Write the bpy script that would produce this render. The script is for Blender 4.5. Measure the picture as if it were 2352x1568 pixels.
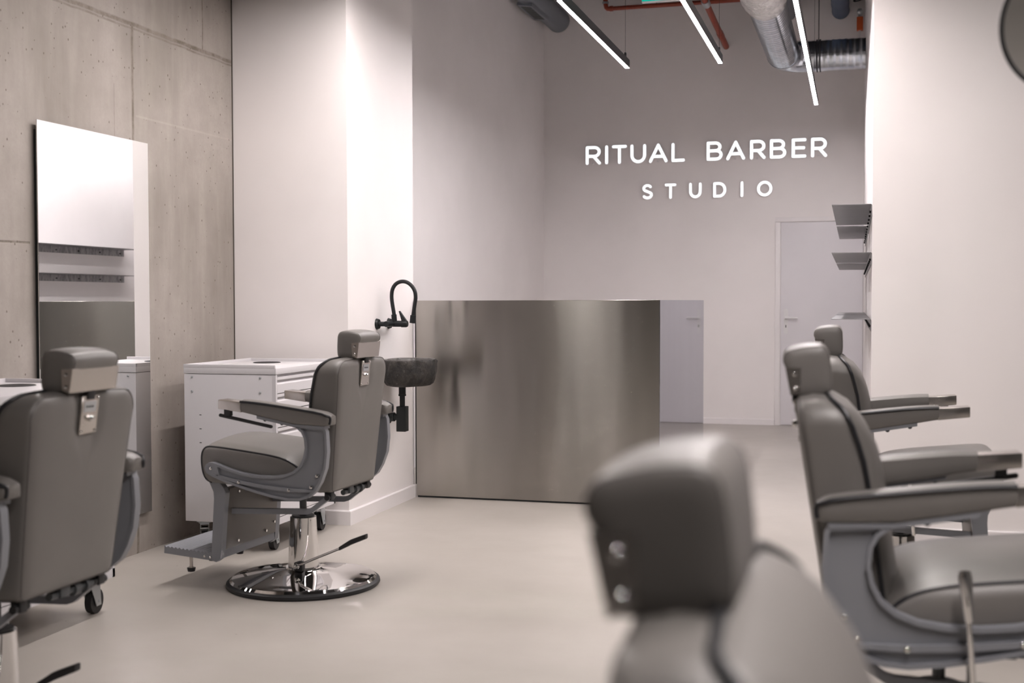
import bpy, bmesh, math, random
from mathutils import Vector, Matrix
from math import radians as rad, pi, sin, cos, tan

for _o in list(bpy.data.objects): bpy.data.objects.remove(_o)
SC = bpy.context.scene
COL = SC.collection
random.seed(7)

# ------------------------------------------------------------------ camera
CAMZ = 1.25
F_PX = 2819.87
cam_d = bpy.data.cameras.new('camera'); cam = bpy.data.objects.new('camera', cam_d); COL.objects.link(cam)
cam_d.sensor_fit = 'HORIZONTAL'; cam_d.sensor_width = 36.0; cam_d.lens = F_PX / 2352 * 36.0
cam_d.clip_start = 0.05; cam_d.clip_end = 60
_yaw, _pit, _rol = 0.278251602, 0.0327049303, 0.00225584408
_f = Vector((-sin(_yaw) * cos(_pit), cos(_yaw) * cos(_pit), -sin(_pit)))
_r = Vector((cos(_yaw), sin(_yaw), 0)); _d = _f.cross(_r)
_r2 = cos(_rol) * _r + sin(_rol) * _d; _d2 = -sin(_rol) * _r + cos(_rol) * _d
_m = Matrix.Identity(4)
for _i in range(3):
    _m[_i][0] = _r2[_i]; _m[_i][1] = -_d2[_i]; _m[_i][2] = -_f[_i]
_m[2][3] = CAMZ
cam.matrix_world = _m
cam_d.dof.use_dof = True; cam_d.dof.focus_distance = 7.0; cam_d.dof.aperture_fstop = 2.8
SC.camera = cam

# ------------------------------------------------------------------ world, exposure
W = bpy.data.worlds.new('world'); SC.world = W; W.use_nodes = True
W.node_tree.nodes['Background'].inputs[0].default_value = (0.5, 0.55, 0.6, 1)
W.node_tree.nodes['Background'].inputs[1].default_value = 0.3
SC.view_settings.view_transform = 'Standard'
SC.view_settings.look = 'None'
SC.view_settings.gamma = 1.0
SC.view_settings.use_curve_mapping = False
SC.view_settings.exposure = 0.18
SC.cycles.sample_clamp_indirect = 0.0      # keep the full light in mirror and bounce paths
P_REC = 100.0       # LED diffuser radiance, reception line
COOL = (1.0, 0.93, 0.945); WARM = (1.0, 0.915, 0.895)
TUBE_Z = 3.0

# ------------------------------------------------------------------ materials
def mat(name, col, rough=0.5, metal=0.0, spec=0.5, emit=None, estr=0.0, **kw):
    m = bpy.data.materials.new(name); m.use_nodes = True
    b = m.node_tree.nodes['Principled BSDF']
    b.inputs['Base Color'].default_value = (*col, 1)
    b.inputs['Roughness'].default_value = rough
    b.inputs['Metallic'].default_value = metal
    b.inputs['Specular IOR Level'].default_value = spec
    for k, v in kw.items(): b.inputs[k].default_value = v
    if emit:
        b.inputs['Emission Color'].default_value = (*emit, 1); b.inputs['Emission Strength'].default_value = estr
    return m

class NT:
    def __init__(s, m): s.t = m.node_tree; s.b = s.t.nodes['Principled BSDF']
    def n(s, kind, **kw):
        x = s.t.nodes.new(kind)
        for k, v in kw.items():
            if k in x.inputs: x.inputs[k].default_value = v
            else: setattr(x, k, v)
        return x
    def l(s, a, b): s.t.links.new(a, b)
    def math(s, op, a, b=None, c=None):
        x = s.t.nodes.new('ShaderNodeMath'); x.operation = op
        for i, v in enumerate((a, b, c)):
            if v is None: continue
            if hasattr(v, 'links') or hasattr(v, 'is_linked'): s.l(v, x.inputs[i])
            else: x.inputs[i].default_value = v
        return x.outputs[0]
    def mix(s, fac, a, b, blend='MIX'):
        x = s.t.nodes.new('ShaderNodeMix'); x.data_type = 'RGBA'; x.blend_type = blend
        for i, v in ((0, fac), (6, a), (7, b)):
            if hasattr(v, 'is_linked'): s.l(v, x.inputs[i])
            elif i == 0: x.inputs[0].default_value = v
            else: x.inputs[i].default_value = (*v, 1)
        return x.outputs[2]
    def noise(s, vec, scale, detail=4, rough=0.55):
        x = s.n('ShaderNodeTexNoise', Scale=scale, Detail=detail, Roughness=rough); s.l(vec, x.inputs['Vector']); return x.outputs[0]
    def ramp(s, fac, a, b):
        x = s.n('ShaderNodeMapRange', interpolation_type='SMOOTHSTEP')
        s.l(fac, x.inputs[0]); x.inputs[1].default_value = a; x.inputs[2].default_value = b; return x.outputs[0]
    def coord(s): return s.n('ShaderNodeTexCoord').outputs['Object']
    def mapping(s, vec, scale):
        x = s.n('ShaderNodeMapping'); x.inputs['Scale'].default_value = scale; s.l(vec, x.inputs[0]); return x.outputs[0]
    def bump(s, h, strength, dist=0.01):
        x = s.n('ShaderNodeBump', Strength=strength, Distance=dist); s.l(h, x.inputs['Height']); s.l(x.outputs[0], s.b.inputs['Normal'])

def paint(name, col, rough=0.55, bump=0.05):
    m = mat(name, col, rough, spec=0.3); t = NT(m); c = t.coord()
    n1 = t.noise(c, 1.3, 3); f = t.ramp(n1, 0.3, 0.7)
    t.l(t.mix(f, tuple(x * 0.97 for x in col), tuple(min(1, x * 1.02) for x in col)), t.b.inputs['Base Color'])
    t.bump(t.noise(c, 160, 2), bump, 0.002)
    return m

M = {}
M['wall'] = paint('white wall paint', (0.86, 0.825, 0.815))
M['trim'] = paint('white trim lacquer', (0.84, 0.81, 0.81), 0.35, 0.01)
M['door'] = paint('pale grey door lacquer', (0.74, 0.72, 0.745), 0.4, 0.01)
M['ceiling'] = paint('dark raw ceiling', (0.06, 0.06, 0.063), 0.9)
M['hall'] = paint('dim rear wall paint', (0.12, 0.118, 0.115), 0.7)

def concrete():
    m = mat('board cast concrete', (0.4, 0.36, 0.33), 0.72, spec=0.3); t = NT(m); c = t.coord()
    sep = t.n('ShaderNodeSeparateXYZ'); t.l(c, sep.inputs[0]); Y, Z = sep.outputs[1], sep.outputs[2]
    big = t.ramp(t.noise(c, 1.1, 5, 0.6), 0.3, 0.72)
    streak = t.ramp(t.noise(t.mapping(c, (1, 5.0, 0.7)), 1.6, 5, 0.6), 0.35, 0.7)
    mott = t.ramp(t.noise(c, 9, 6, 0.65), 0.3, 0.75)
    fine = t.noise(c, 70, 4, 0.6)
    a = t.mix(big, (0.27, 0.24, 0.215), (0.44, 0.40, 0.365))
    a = t.mix(t.math('MULTIPLY', streak, 0.45), a, (0.47, 0.43, 0.395))
    a = t.mix(t.math('MULTIPLY', mott, 0.42), a, (0.32, 0.29, 0.262))
    a = t.mix(t.math('MULTIPLY', t.ramp(fine, 0.35, 0.7), 0.16), a, (0.30, 0.27, 0.24))
    # air pores
    def pores(scale, size, dens):
        v = t.n('ShaderNodeTexVoronoi', Scale=scale); t.l(t.mapping(c, (1, 1, 0.8)), v.inputs['Vector'])
        s = t.n('ShaderNodeSeparateColor'); t.l(v.outputs['Color'], s.inputs[0])
        on = t.math('LESS_THAN', s.outputs[0], dens)
        rad_ = t.math('MULTIPLY', s.outputs[1], size)
        return t.math('MULTIPLY', on, t.math('LESS_THAN', v.outputs['Distance'], rad_))
    p = t.math('MAXIMUM', t.math('MAXIMUM', pores(52, 0.26, 0.07), pores(24, 0.15, 0.10)), pores(8, 0.05, 0.25))
    # plastered over formwork tie holes
    def band(v, centre, half, soft):
        d = t.math('ABSOLUTE', t.math('SUBTRACT', v, centre))
        return t.math('SUBTRACT', 1.0, t.ramp(d, half, half + soft))
    wob = t.math('MULTIPLY', t.math('SUBTRACT', t.noise(c, 6, 3), 0.5), 0.016)
    Zw = t.math('ADD', Z, wob); Yw = t.math('ADD', Y, wob)
    below = t.math('LESS_THAN', Z, 2.61); above = t.math('GREATER_THAN', Z, 2.61)
    j = band(Zw, 2.613, 0.004, 0.012)
    j2 = band(Zw, 2.592, 0.002, 0.006)
    j = t.math('MAXIMUM', j, t.math('MULTIPLY', j2, 0.7))
    j = t.math('MAXIMUM', j, t.math('MULTIPLY', band(Yw, 5.332, 0.004, 0.010), below))
    j = t.math('MAXIMUM', j, t.math('MULTIPLY', band(Yw, 6.005, 0.002, 0.006), above))
    j = t.math('MAXIMUM', j, t.math('MULTIPLY', band(Zw, 1.507, 0.0015, 0.006), t.math('LESS_THAN', Y, 4.54)))
    j = t.math('MAXIMUM', j, t.math('MULTIPLY', t.math('MULTIPLY', band(Y, 5.175, 0.001, 0.004), t.math('LESS_THAN', Z, 2.30)), 0.45))
    j = t.math('MULTIPLY', j, t.math('ADD', 0.55, t.math('MULTIPLY', t.ramp(t.noise(c, 14, 4, 0.7), 0.35, 0.65), 0.55)))
    jn = t.math('MULTIPLY', j, t.math('ADD', 0.62, t.math('MULTIPLY', mott, 0.35)))
    a = t.mix(jn, a, (0.17, 0.145, 0.115))
    lightline = t.math('MULTIPLY', t.math('MULTIPLY', band(Z, 2.17, 0.002, 0.006), t.math('GREATER_THAN', Y, 5.36)), 0.16)
    a = t.mix(lightline, a, (0.60, 0.55, 0.50))
    a = t.mix(t.math('MULTIPLY', p, 0.75), a, (0.13, 0.105, 0.085))
    t.l(a, t.b.inputs['Base Color'])
    h = t.math('SUBTRACT', t.math('MULTIPLY', fine, 0.25), t.math('ADD', p, t.math('MULTIPLY', j, 0.6)))
    t.bump(h, 0.5, 0.006)
    return m
M['concrete'] = concrete()

def floor_mat():
    m = mat('pale microcement floor', (0.5, 0.47, 0.43), 0.3, spec=0.45); t = NT(m); c = t.coord()
    big = t.ramp(t.noise(c, 0.9, 5, 0.6), 0.3, 0.7)
    mid = t.ramp(t.noise(t.mapping(c, (1, 1.2, 1)), 3, 6, 0.65), 0.3, 0.75)
    a = t.mix(big, (0.40, 0.372, 0.335), (0.465, 0.433, 0.395))
    a = t.mix(t.math('MULTIPLY', mid, 0.22), a, (0.43, 0.40, 0.36))
    v = t.n('ShaderNodeTexVoronoi', Scale=7); t.l(c, v.inputs['Vector'])
    s = t.n('ShaderNodeSeparateColor'); t.l(v.outputs['Color'], s.inputs[0])
    spk = t.math('MULTIPLY', t.math('LESS_THAN', s.outputs[0], 0.2), t.math('LESS_THAN', v.outputs['Distance'], t.math('MULTIPLY', s.outputs[1], 0.035)))
    a = t.mix(t.math('MULTIPLY', spk, 0.7), a, (0.12, 0.10, 0.09))
    t.l(a, t.b.inputs['Base Color'])
    r = t.math('ADD', 0.33, t.math('MULTIPLY', mid, 0.05)); t.l(r, t.b.inputs['Roughness'])
    t.bump(t.noise(c, 3, 5), 0.06, 0.01)
    return m
M['floor'] = floor_mat()

def vinyl(name, col):
    m = mat(name, col, 0.43, spec=0.65); t = NT(m); c = t.coord()
    v = t.n('ShaderNodeTexVoronoi', Scale=420, feature='DISTANCE_TO_EDGE'); t.l(c, v.inputs['Vector'])
    t.bump(v.outputs[0], 0.12, 0.001)
    f = t.ramp(t.noise(c, 4, 3), 0.3, 0.7)
    t.l(t.mix(f, tuple(x * 0.95 for x in col), tuple(x * 1.04 for x in col)), t.b.inputs['Base Color'])
    return m
M['vinyl'] = vinyl('taupe grey vinyl', (0.16, 0.15, 0.14))
M['vinyl_dark'] = vinyl('dark taupe vinyl', (0.105, 0.092, 0.08))
M['piping'] = mat('black vinyl piping', (0.014, 0.015, 0.018), 0.38)
M['seam'] = mat('dark stitched seam', (0.10, 0.09, 0.085), 0.7)
M['frame'] = mat('blue grey enamel', (0.225, 0.232, 0.252), 0.42, spec=0.45)
M['frame_dark'] = mat('graphite enamel', (0.06, 0.065, 0.068), 0.45)
M['chrome'] = mat('chrome', (0.72, 0.71, 0.70), 0.045, 1.0)
M['nickel'] = mat('brushed nickel', (0.55, 0.52, 0.49), 0.24, 1.0)
M['black'] = mat('black rubber', (0.012, 0.012, 0.013), 0.5)
M['blackmatte'] = mat('matt black fitting', (0.010, 0.012, 0.013), 0.45, spec=0.35)
M['trolley'] = mat('light grey powder coat', (0.66, 0.645, 0.66), 0.42, spec=0.4)
M['trolley_in'] = mat('shadow gap grey', (0.05, 0.055, 0.055), 0.6)
M['zinc'] = mat('zinc plated steel', (0.55, 0.58, 0.60), 0.3, 0.9)
M['mirror'] = mat('silvered mirror', (0.93, 0.94, 0.94), 0.0, 1.0)
M['mirror_edge'] = mat('dark mirror edge', (0.02, 0.025, 0.025), 0.3)
M['letter'] = mat('lit white acrylic', (0.9, 0.9, 0.92), 0.4, emit=(0.93, 0.97, 1.0), estr=1.05)
M['letter_side'] = mat('white acrylic edge', (0.75, 0.74, 0.75), 0.4)
def tube_mat(power, col): return mat('led diffuser', (0.9, 0.9, 0.9), 0.5, emit=col, estr=power)
M['tube_cool'] = tube_mat(P_REC, COOL); M['tube_bright'] = tube_mat(150.0, COOL)
M['profile'] = mat('black aluminium profile', (0.05, 0.05, 0.052), 0.45, 0.4)
M['red'] = mat('red sprinkler paint', (0.30, 0.055, 0.028), 0.4)
M['orange'] = mat('orange valve plastic', (0.65, 0.12, 0.03), 0.4)
M['green'] = mat('green exit sign face', (0.0, 0.30, 0.22), 0.4, emit=(0.0, 0.55, 0.42), estr=0.6)
M['white_plastic'] = mat('white plastic', (0.75, 0.74, 0.74), 0.4)
M['greyduct'] = mat('galvanised grey duct', (0.22, 0.24, 0.27), 0.45, 0.55)
M['bluepipe'] = mat('blue grey pipe', (0.07, 0.10, 0.16), 0.5)

def steel(name, col, rough, aniso, streak=0.25, wave=0.12):
    m = mat(name, col, rough, 1.0); t = NT(m); c = t.coord()
    t.b.inputs['Anisotropic'].default_value = aniso; t.b.inputs['Anisotropic Rotation'].default_value = 0.25
    n = t.noise(t.mapping(c, (3, 3, 0.3)), 1.0, 3, 0.5)
    n2 = t.noise(t.mapping(c, (160, 160, 1.2)), 1.0, 3)
    f = t.ramp(n, 0.35, 0.7)
    t.l(t.mix(f, tuple(x * (1 - streak) for x in col), col), t.b.inputs['Base Color'])
    tg = t.n('ShaderNodeTangent', direction_type='RADIAL', axis='Z'); t.l(tg.outputs[0], t.b.inputs['Tangent'])
    w = t.noise(t.mapping(c, (2.6, 2.6, 0.5)), 1.0, 2, 0.4)
    t.bump(w, wave, 0.02)
    return m
M['steel'] = steel('vertically brushed steel', (0.47, 0.45, 0.42), 0.22, 0.98, 0.18, 0.5)
M['steel_side'] = steel('polished steel', (0.50, 0.51, 0.56), 0.035, 0.0, 0.06, 0.04)
M['steel_top'] = mat('matt steel worktop', (0.40, 0.39, 0.37), 0.55, 0.9)
def shelf_mat():
    m = mat('raw rolled steel', (0.36, 0.36, 0.37), 0.42, 0.85); t = NT(m); c = t.coord()
    n = t.noise(t.mapping(c, (2.5, 22, 8)), 1.4, 6, 0.65); f = t.ramp(n, 0.38, 0.62)
    t.l(t.mix(f, (0.20, 0.20, 0.205), (0.42, 0.415, 0.42)), t.b.inputs['Base Color'])
    t.l(t.math('ADD', 0.32, t.math('MULTIPLY', f, 0.25)), t.b.inputs['Roughness'])
    return m
M['shelf'] = shelf_mat()
def stone_mat():
    m = mat('rough dark river stone', (0.03, 0.028, 0.025), 0.62); t = NT(m); c = t.coord()
    n = t.noise(c, 16, 8, 0.7); f = t.ramp(n, 0.35, 0.72)
    a = t.mix(f, (0.007, 0.007, 0.0065), (0.05, 0.042, 0.035))
    n2 = t.noise(c, 60, 5, 0.7); a = t.mix(t.math('MULTIPLY', t.ramp(n2, 0.58, 0.75), 0.6), a, (0.20, 0.18, 0.16))
    t.l(a, t.b.inputs['Base Color']); t.bump(t.math('ADD', n, t.math('MULTIPLY', n2, 0.4)), 0.9, 0.015)
    return m
M['stone'] = stone_mat()
M['stone_rim'] = mat('honed stone rim', (0.10, 0.095, 0.09), 0.3)
def spiral_mat():
    m = mat('spiral galvanised steel', (0.62, 0.66, 0.70), 0.2, 1.0); t = NT(m); c = t.coord()
    t.l(t.mix(t.ramp(t.noise(c, 14, 4), 0.3, 0.7), (0.50, 0.54, 0.60), (0.68, 0.71, 0.75)), t.b.inputs['Base Color'])
    return m
M['spiral'] = spiral_mat()
def foil_mat():
    m = mat('wrinkled aluminium foil', (0.80, 0.78, 0.76), 0.16, 1.0); t = NT(m); c = t.coord()
    n = t.noise(t.mapping(c, (22, 60, 22)), 1.0, 6, 0.7); v = t.n('ShaderNodeTexVoronoi', Scale=26); t.l(c, v.inputs['Vector'])
    t.bump(t.math('ADD', n, t.math('MULTIPLY', v.outputs[0], 0.5)), 1.0, 0.012)
    return m
M['foil'] = foil_mat()

# ------------------------------------------------------------------ mesh helpers
class MB:
    def __init__(s): s.bm = bmesh.new()
    def quadgrid(s, rings, closed=True, cap0=None, cap1=None):
        vs = [[s.bm.verts.new(p) for p in r] for r in rings]
        n = len(rings[0]); rng = n if closed else n - 1
        for a, b in zip(vs, vs[1:]):
            for i in range(rng):
                j = (i + 1) % n
                try: s.bm.faces.new((a[i], a[j], b[j], b[i]))
                except ValueError: pass
        for ring, cap in ((vs[0], cap0), (vs[-1], cap1)):
            if cap is None: continue
            if cap == 'ngon': s.bm.faces.new(ring)
            else:
                c = s.bm.verts.new(cap)
                for i in range(n): s.bm.faces.new((ring[i], ring[(i + 1) % n], c))
        return s
    def box(s, x0, x1, y0, y1, z0, z1, bev=0.0, seg=2, mtx=None):
        r = bmesh.ops.create_cube(s.bm, size=1.0)
        bmesh.ops.transform(s.bm, verts=r['verts'], matrix=Matrix.Translation(((x0 + x1) / 2, (y0 + y1) / 2, (z0 + z1) / 2)) @ Matrix.Diagonal((abs(x1 - x0), abs(y1 - y0), abs(z1 - z0), 1)))
        vs = r['verts']
        if bev > 0:
            es = list({e for v in vs for e in v.link_edges})
            o = bmesh.ops.bevel(s.bm, geom=es, offset=bev, segments=seg, affect='EDGES', profile=0.6)
            vs = list({v for f in o['faces'] for v in f.verts} | {v for v in vs if v.is_valid})
        if mtx: bmesh.ops.transform(s.bm, verts=[v for v in vs if v.is_valid], matrix=mtx)
        return s
    def hexa(s, c, bev=0.0, seg=2):      # 8 corners: bottom loop 4, top loop 4
        v = [s.bm.verts.new(p) for p in c]
        fs = [s.bm.faces.new([v[i] for i in q]) for q in ((3, 2, 1, 0), (4, 5, 6, 7), (0, 1, 5, 4), (1, 2, 6, 5), (2, 3, 7, 6), (3, 0, 4, 7))]
        if bev > 0:
            es = list({e for f in fs for e in f.edges})
            bmesh.ops.bevel(s.bm, geom=es, offset=bev, segments=seg, affect='EDGES', profile=0.6)
        return s
    def tube(s, pts, r, n=10, closed=False, cap=True, flat=None):
        pts = [Vector(p) for p in pts]; rings = []; N = len(pts); up = None
        for i, p in enumerate(pts):
            a = pts[(i - 1) % N] if (closed or i > 0) else p
            b = pts[(i + 1) % N] if (closed or i < N - 1) else p
            d = (b - a).normalized()
            if up is None:
                up = Vector((0, 0, 1)) if abs(d.z) < 0.9 else Vector((1, 0, 0))
            u = (up - d * up.dot(d)).normalized(); up = u; w = d.cross(u)
            rr = r[i] if isinstance(r, (list, tuple)) else r
            rings.append([p + (u * cos(2 * pi * k / n) + w * sin(2 * pi * k / n) * (flat or 1)) * rr for k in range(n)])
        if closed: rings.append(rings[0]); return s.quadgrid(rings)
        return s.quadgrid(rings, True, 'ngon' if cap else None, 'ngon' if cap else None)
    def cyl(s, a, b, r, n=20, r2=None): return s.tube([a, b], [r, r if r2 is None else r2], n)
    def lathe(s, prof, n=48, centre=(0, 0), cap0=True, cap1=True):
        rings = [[(centre[0] + r * cos(2 * pi * k / n), centre[1] + r * sin(2 * pi * k / n), z) for k in range(n)] for r, z in prof]
        return s.quadgrid(rings, True, 'ngon' if cap0 else None, 'ngon' if cap1 else None)
    def prism(s, poly, a, b, axis=0):    # polygon in the two other axes, extruded along axis a..b
        def p(u, v, w): return ((w, u, v), (u, w, v), (u, v, w))[axis]
        A = [s.bm.verts.new(p(u, v, a)) for u, v in poly]; B = [s.bm.verts.new(p(u, v, b)) for u, v in poly]
        s.bm.faces.new(A); s.bm.faces.new(B[::-1]); n = len(poly)
        for i in range(n): s.bm.faces.new((A[i], B[i], B[(i + 1) % n], A[(i + 1) % n]))
        return s
    def ringprism(s, outer, inner, a, b, axis=0, bev=0.0):
        def p(u, v, w): return ((w, u, v), (u, w, v), (u, v, w))[axis]
        rings = [[p(u, v, w) for u, v in poly] for poly, w in ((outer, a), (outer, b), (inner, b), (inner, a), (outer, a))]
        return s.quadgrid(rings)
    def sphere(s, c, r, sx=1, sy=1, sz=1, seg=12):
        bmesh.ops.create_uvsphere(s.bm, u_segments=seg, v_segments=max(6, seg // 2), radius=1,
                                  matrix=Matrix.Translation(c) @ Matrix.Diagonal((r * sx, r * sy, r * sz, 1))); return s
    def xf(s, m): bmesh.ops.transform(s.bm, verts=s.bm.verts, matrix=m); return s
    def build(s, name, m, parent=None, smooth=True, angle=40, weld=True):
        if weld: bmesh.ops.remove_doubles(s.bm, verts=s.bm.verts, dist=1e-5)
        bmesh.ops.recalc_face_normals(s.bm, faces=s.bm.faces)
        me = bpy.data.meshes.new(name); s.bm.to_mesh(me); s.bm.free()
        mm = M[m] if isinstance(m, str) else m
        me.materials.append(mm)
        if smooth:
            me.polygons.foreach_set('use_smooth', [True] * len(me.polygons))
            me.set_sharp_from_angle(angle=rad(angle))
        o = bpy.data.objects.new(name, me); COL.objects.link(o)
        if parent: o.parent = parent
        return o

def tag(o, label=None, cat=None, group=None, kind=None):
    if label: o['label'] = label
    if cat: o['category'] = cat
    if group: o['group'] = group
    if kind: o['kind'] = kind
    return o
def empty(name, loc, label, cat, group=None, rz=0.0):
    o = bpy.data.objects.new(name, None); COL.objects.link(o); o.empty_display_size = 0.1
    o.location = loc; o.rotation_euler = (0, 0, rz)
    return tag(o, label, cat, group)
def struct(o): o['kind'] = 'structure'; return o
def copy_tree(o, parent=None):
    c = o.copy(); COL.objects.link(c)
    if parent: c.parent = parent
    for ch in list(o.children): copy_tree(ch, c)
    return c
def catmull(P, k=6, closed=False):
    out = []; n = len(P)
    for i in range(n if closed else n - 1):
        g = lambda j: P[j % n] if closed else P[min(max(j, 0), n - 1)]
        p0, p1, p2, p3 = g(i - 1), g(i), g(i + 1), g(i + 2)
        for q in range(k):
            t = q / k
            out.append(tuple(0.5 * (2 * b + (c - a) * t + (2 * a - 5 * b + 4 * c - d) * t * t + (3 * b - a - 3 * c + d) * t ** 3) for a, b, c, d in zip(p0, p1, p2, p3)))
    if not closed: out.append(tuple(P[-1]))
    return out
def interp(tab, x):
    if x <= tab[0][0]: return tab[0][1]
    for (a, u), (b, v) in zip(tab, tab[1:]):
        if x <= b: return u + (v - u) * (x - a) / (b - a)
    return tab[-1][1]
def ccw(P): return P if sum(a[0] * b[1] - b[0] * a[1] for a, b in zip(P, P[1:] + P[:1])) > 0 else P[::-1]
def normals2(P):
    out = []; n = len(P)
    for i in range(n):
        a, b = P[i - 1], P[(i + 1) % n]; dx, dy = b[0] - a[0], b[1] - a[1]; L = math.hypot(dx, dy) or 1
        out.append((dy / L, -dx / L))
    return out
def inset(P, d): return [(p[0] - n[0] * d, p[1] - n[1] * d) for p, n in zip(P, normals2(P))]

# ------------------------------------------------------------------ room shell
XL = -3.462      # concrete wall
XC = -2.757      # side face of the white pier
XB = -3.235      # reception left wall
YP0, YP1 = 6.325, 7.36
YB = 12.566
YR = 6.63        # face of the right partition
XR, YF, ZC = 2.3, -3.2, 4.85
PX0, PX1 = 0.045, 0.003       # left face of the partition, near and far
def wallbox(name, m, x0, x1, y0, y1, z0, z1): return struct(MB().box(x0, x1, y0, y1, z0, z1).build(name, m, smooth=False))
wallbox('floor', 'floor', XL - 0.3, XR + 0.3, YF - 0.3, YB + 0.3, -0.2, 0.0)
wallbox('ceiling', 'ceiling', XL - 0.3, XR + 0.3, YF - 0.3, YB + 0.3, ZC, ZC + 0.2)
wallbox('wall_left', 'concrete', XL - 0.3, XL, YF - 0.3, YP0 + 0.05, 0, ZC)
wallbox('wall_pier', 'wall', XL - 0.3, XC, YP0, YP1, 0, ZC)
wallbox('wall_reception_left', 'wall', XL - 0.3, XB, YP1, YB + 0.3, 0, ZC)
wallbox('wall_back', 'wall', XB, XR + 0.3, YB, YB + 0.3, 0, ZC)
wallbox('wall_right', 'hall', XR, XR + 0.3, YF - 0.3, YB, 0, ZC)
struct(MB().prism([(PX0, YR), (XR, YR), (XR, YB), (PX1, YB)], 0, ZC, axis=2).build('wall_partition', 'wall', smooth=False))
wallbox('wall_front', 'hall', XL - 0.3, XR + 0.3, YF - 0.3, YF, 0, ZC)

def baseboard(name, pts, h=0.082, t=0.014):     # polyline on the floor, outward side on the left
    b = MB(); rings = []
    prof = [(0, 0), (t, 0), (t, h - 0.006), (t - 0.005, h), (0, h)]
    n = len(pts); dirs = []
    for i in range(n - 1):
        d = (Vector(pts[i + 1]) - Vector(pts[i])).normalized(); dirs.append(Vector((-d.y, d.x)))
    for i, p in enumerate(pts):
        if i == 0: m = dirs[0]
        elif i == n - 1: m = dirs[-1]
        else:
            m = dirs[i - 1] + dirs[i]; m = m / m.dot(dirs[i])
        rings.append([(p[0] + m.x * o, p[1] + m.y * o, z) for o, z in prof])
    return struct(b.quadgrid(rings, True, 'ngon', 'ngon').build(name, 'trim', smooth=False))
baseboard('baseboard_pier', [(XC, YP1 - 0.012), (XC, YP0), (XL + 0.001, YP0)])
baseboard('baseboard_back', [(-0.848, YB), (XB + 0.001, YB)], 0.06)
baseboard('baseboard_partition', [(XR - 0.001, YR), (PX0, YR)], 0.082)

struct(MB().box(XL, XL + 0.006, YP0 - 0.004, YP0 + 0.001, 0.083, ZC).build('trim_2', M['vinyl_dark'], smooth=False))
# door in the back wall
DX0, DX1, DH = -0.799, 0.0, 2.03
b = MB()
b.box(-0.846, -0.799, YB - 0.018, YB, 0, 2.0335, 0.005).box(-0.846, 0.003, YB - 0.018, YB, 2.034, 2.08, 0.005)
b.box(-0.801, -0.793, YB - 0.010, YB, 0, 2.034)
frame = struct(b.build('trim_1', 'trim'))
door = struct(MB().box(-0.790, 0.0, YB - 0.012, YB + 0.0, 0.006, 2.030, 0.003).build('door_1', 'door'))
hp = MB()
hp.prism([(-0.7375 + 0.0195 * cos(a_), 1.151 + 0.0195 * sin(a_)) for a_ in [pi * k / 10 for k in range(11)]] + [(-0.7375 + 0.0195 * cos(a_), 0.939 + 0.0195 * sin(a_)) for a_ in [pi + pi * k / 10 for k in range(11)]], YB - 0.021, YB - 0.011, axis=1)
hp = hp.build('escutcheon', 'white_plastic', door)
MB().tube([(-0.7375, YB - 0.02, 1.077), (-0.7375, YB - 0.055, 1.077), (-0.725, YB - 0.064, 1.078), (-0.68, YB - 0.066, 1.080), (-0.622, YB - 0.064, 1.077)], [0.011, 0.010, 0.010, 0.0105, 0.009], 12).build('lever_handle', 'white_plastic', door)
MB().box(-0.7415, -0.7335, YB - 0.0225, YB - 0.0205, 0.982, 1.008, 0.0005).build('keyhole', 'black', hp)

# ------------------------------------------------------------------ lamps: linear LED pendants
def led(name, x, y0, y1, label, group, w=0.032, far=0.09, m='tube_cool'):
    root = empty(name, (x, (y0 + y1) / 2, TUBE_Z), label, 'ceiling light', group)
    L = (y1 - y0) / 2
    MB().prism([(-w / 2, 0.0), (-w / 2, 0.062), (w / 2, 0.062), (w / 2, 0.0), (w / 2 - 0.002, 0.0), (w / 2 - 0.002, 0.012), (-w / 2 + 0.002, 0.012), (-w / 2 + 0.002, 0.0)], -L, L, axis=1).build('profile', 'profile', root, smooth=False)
    MB().box(-w / 2 + 0.002, w / 2 - 0.002, -L, L, 0.001, 0.012).build('diffuser', m, root, smooth=False)
    for y in (-L + 0.09, L - far):
        MB().box(-0.006, 0.006, y - 0.012, y + 0.012, 0.06, 0.10).tube([(0, y, 0.09), (0, y, ZC - TUBE_Z)], 0.0012, 6).build('suspension_wire', 'profile', root)
    return root
G = 'linear LED pendants over the reception'
led('linear_pendant_light', -1.715, 7.03, 9.19, 'slim glowing pendant light nearest the left wall, above the steel counter', G, m='tube_bright')
led('linear_pendant_light', -1.022, 7.00, 9.20, 'middle of the three glowing pendant lights above the reception', G)
o = led('linear_pendant_light', -0.400, 6.95, 11.38, 'longest glowing pendant light, passing in front of the silver duct', G, far=0.55)
o.rotation_euler.z = 0.0057
G2 = 'linear LED pendants over the barber chairs'
for x, y, p, where in ((-2.3, 4.0, 240, 'over the chair by the stone basin'), (-1.022, 4.7, 55, 'between the chairs and the steel counter'), (-0.40, 4.2, 230, 'over the aisle in front of the partition'),
                       (0.95, 3.0, 90, 'over the right chair row'), (0.40, 0.1, 400, 'over the closest chair')):
    led('linear_pendant_light', x, y, y + 2.2, 'slim glowing pendant light hanging %s, above the frame' % where, G2, m=tube_mat(p, WARM))

# ------------------------------------------------------------------ tall wall mirror on the concrete
r = empty('wall_mirror', (XL + 0.028, 4.988, 0.2), 'tall frameless mirror hung on the bare concrete wall', 'mirror')
MB().box(-0.005, 0.0, -0.429, 0.429, 0.0, 1.841, 0.0012, 1).build('mirror_glass', 'mirror', r, angle=20)
MB().box(-0.0285, -0.006, -0.415, 0.415, 0.03, 1.80).build('backing_board', 'mirror_edge', r, smooth=False)

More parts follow.
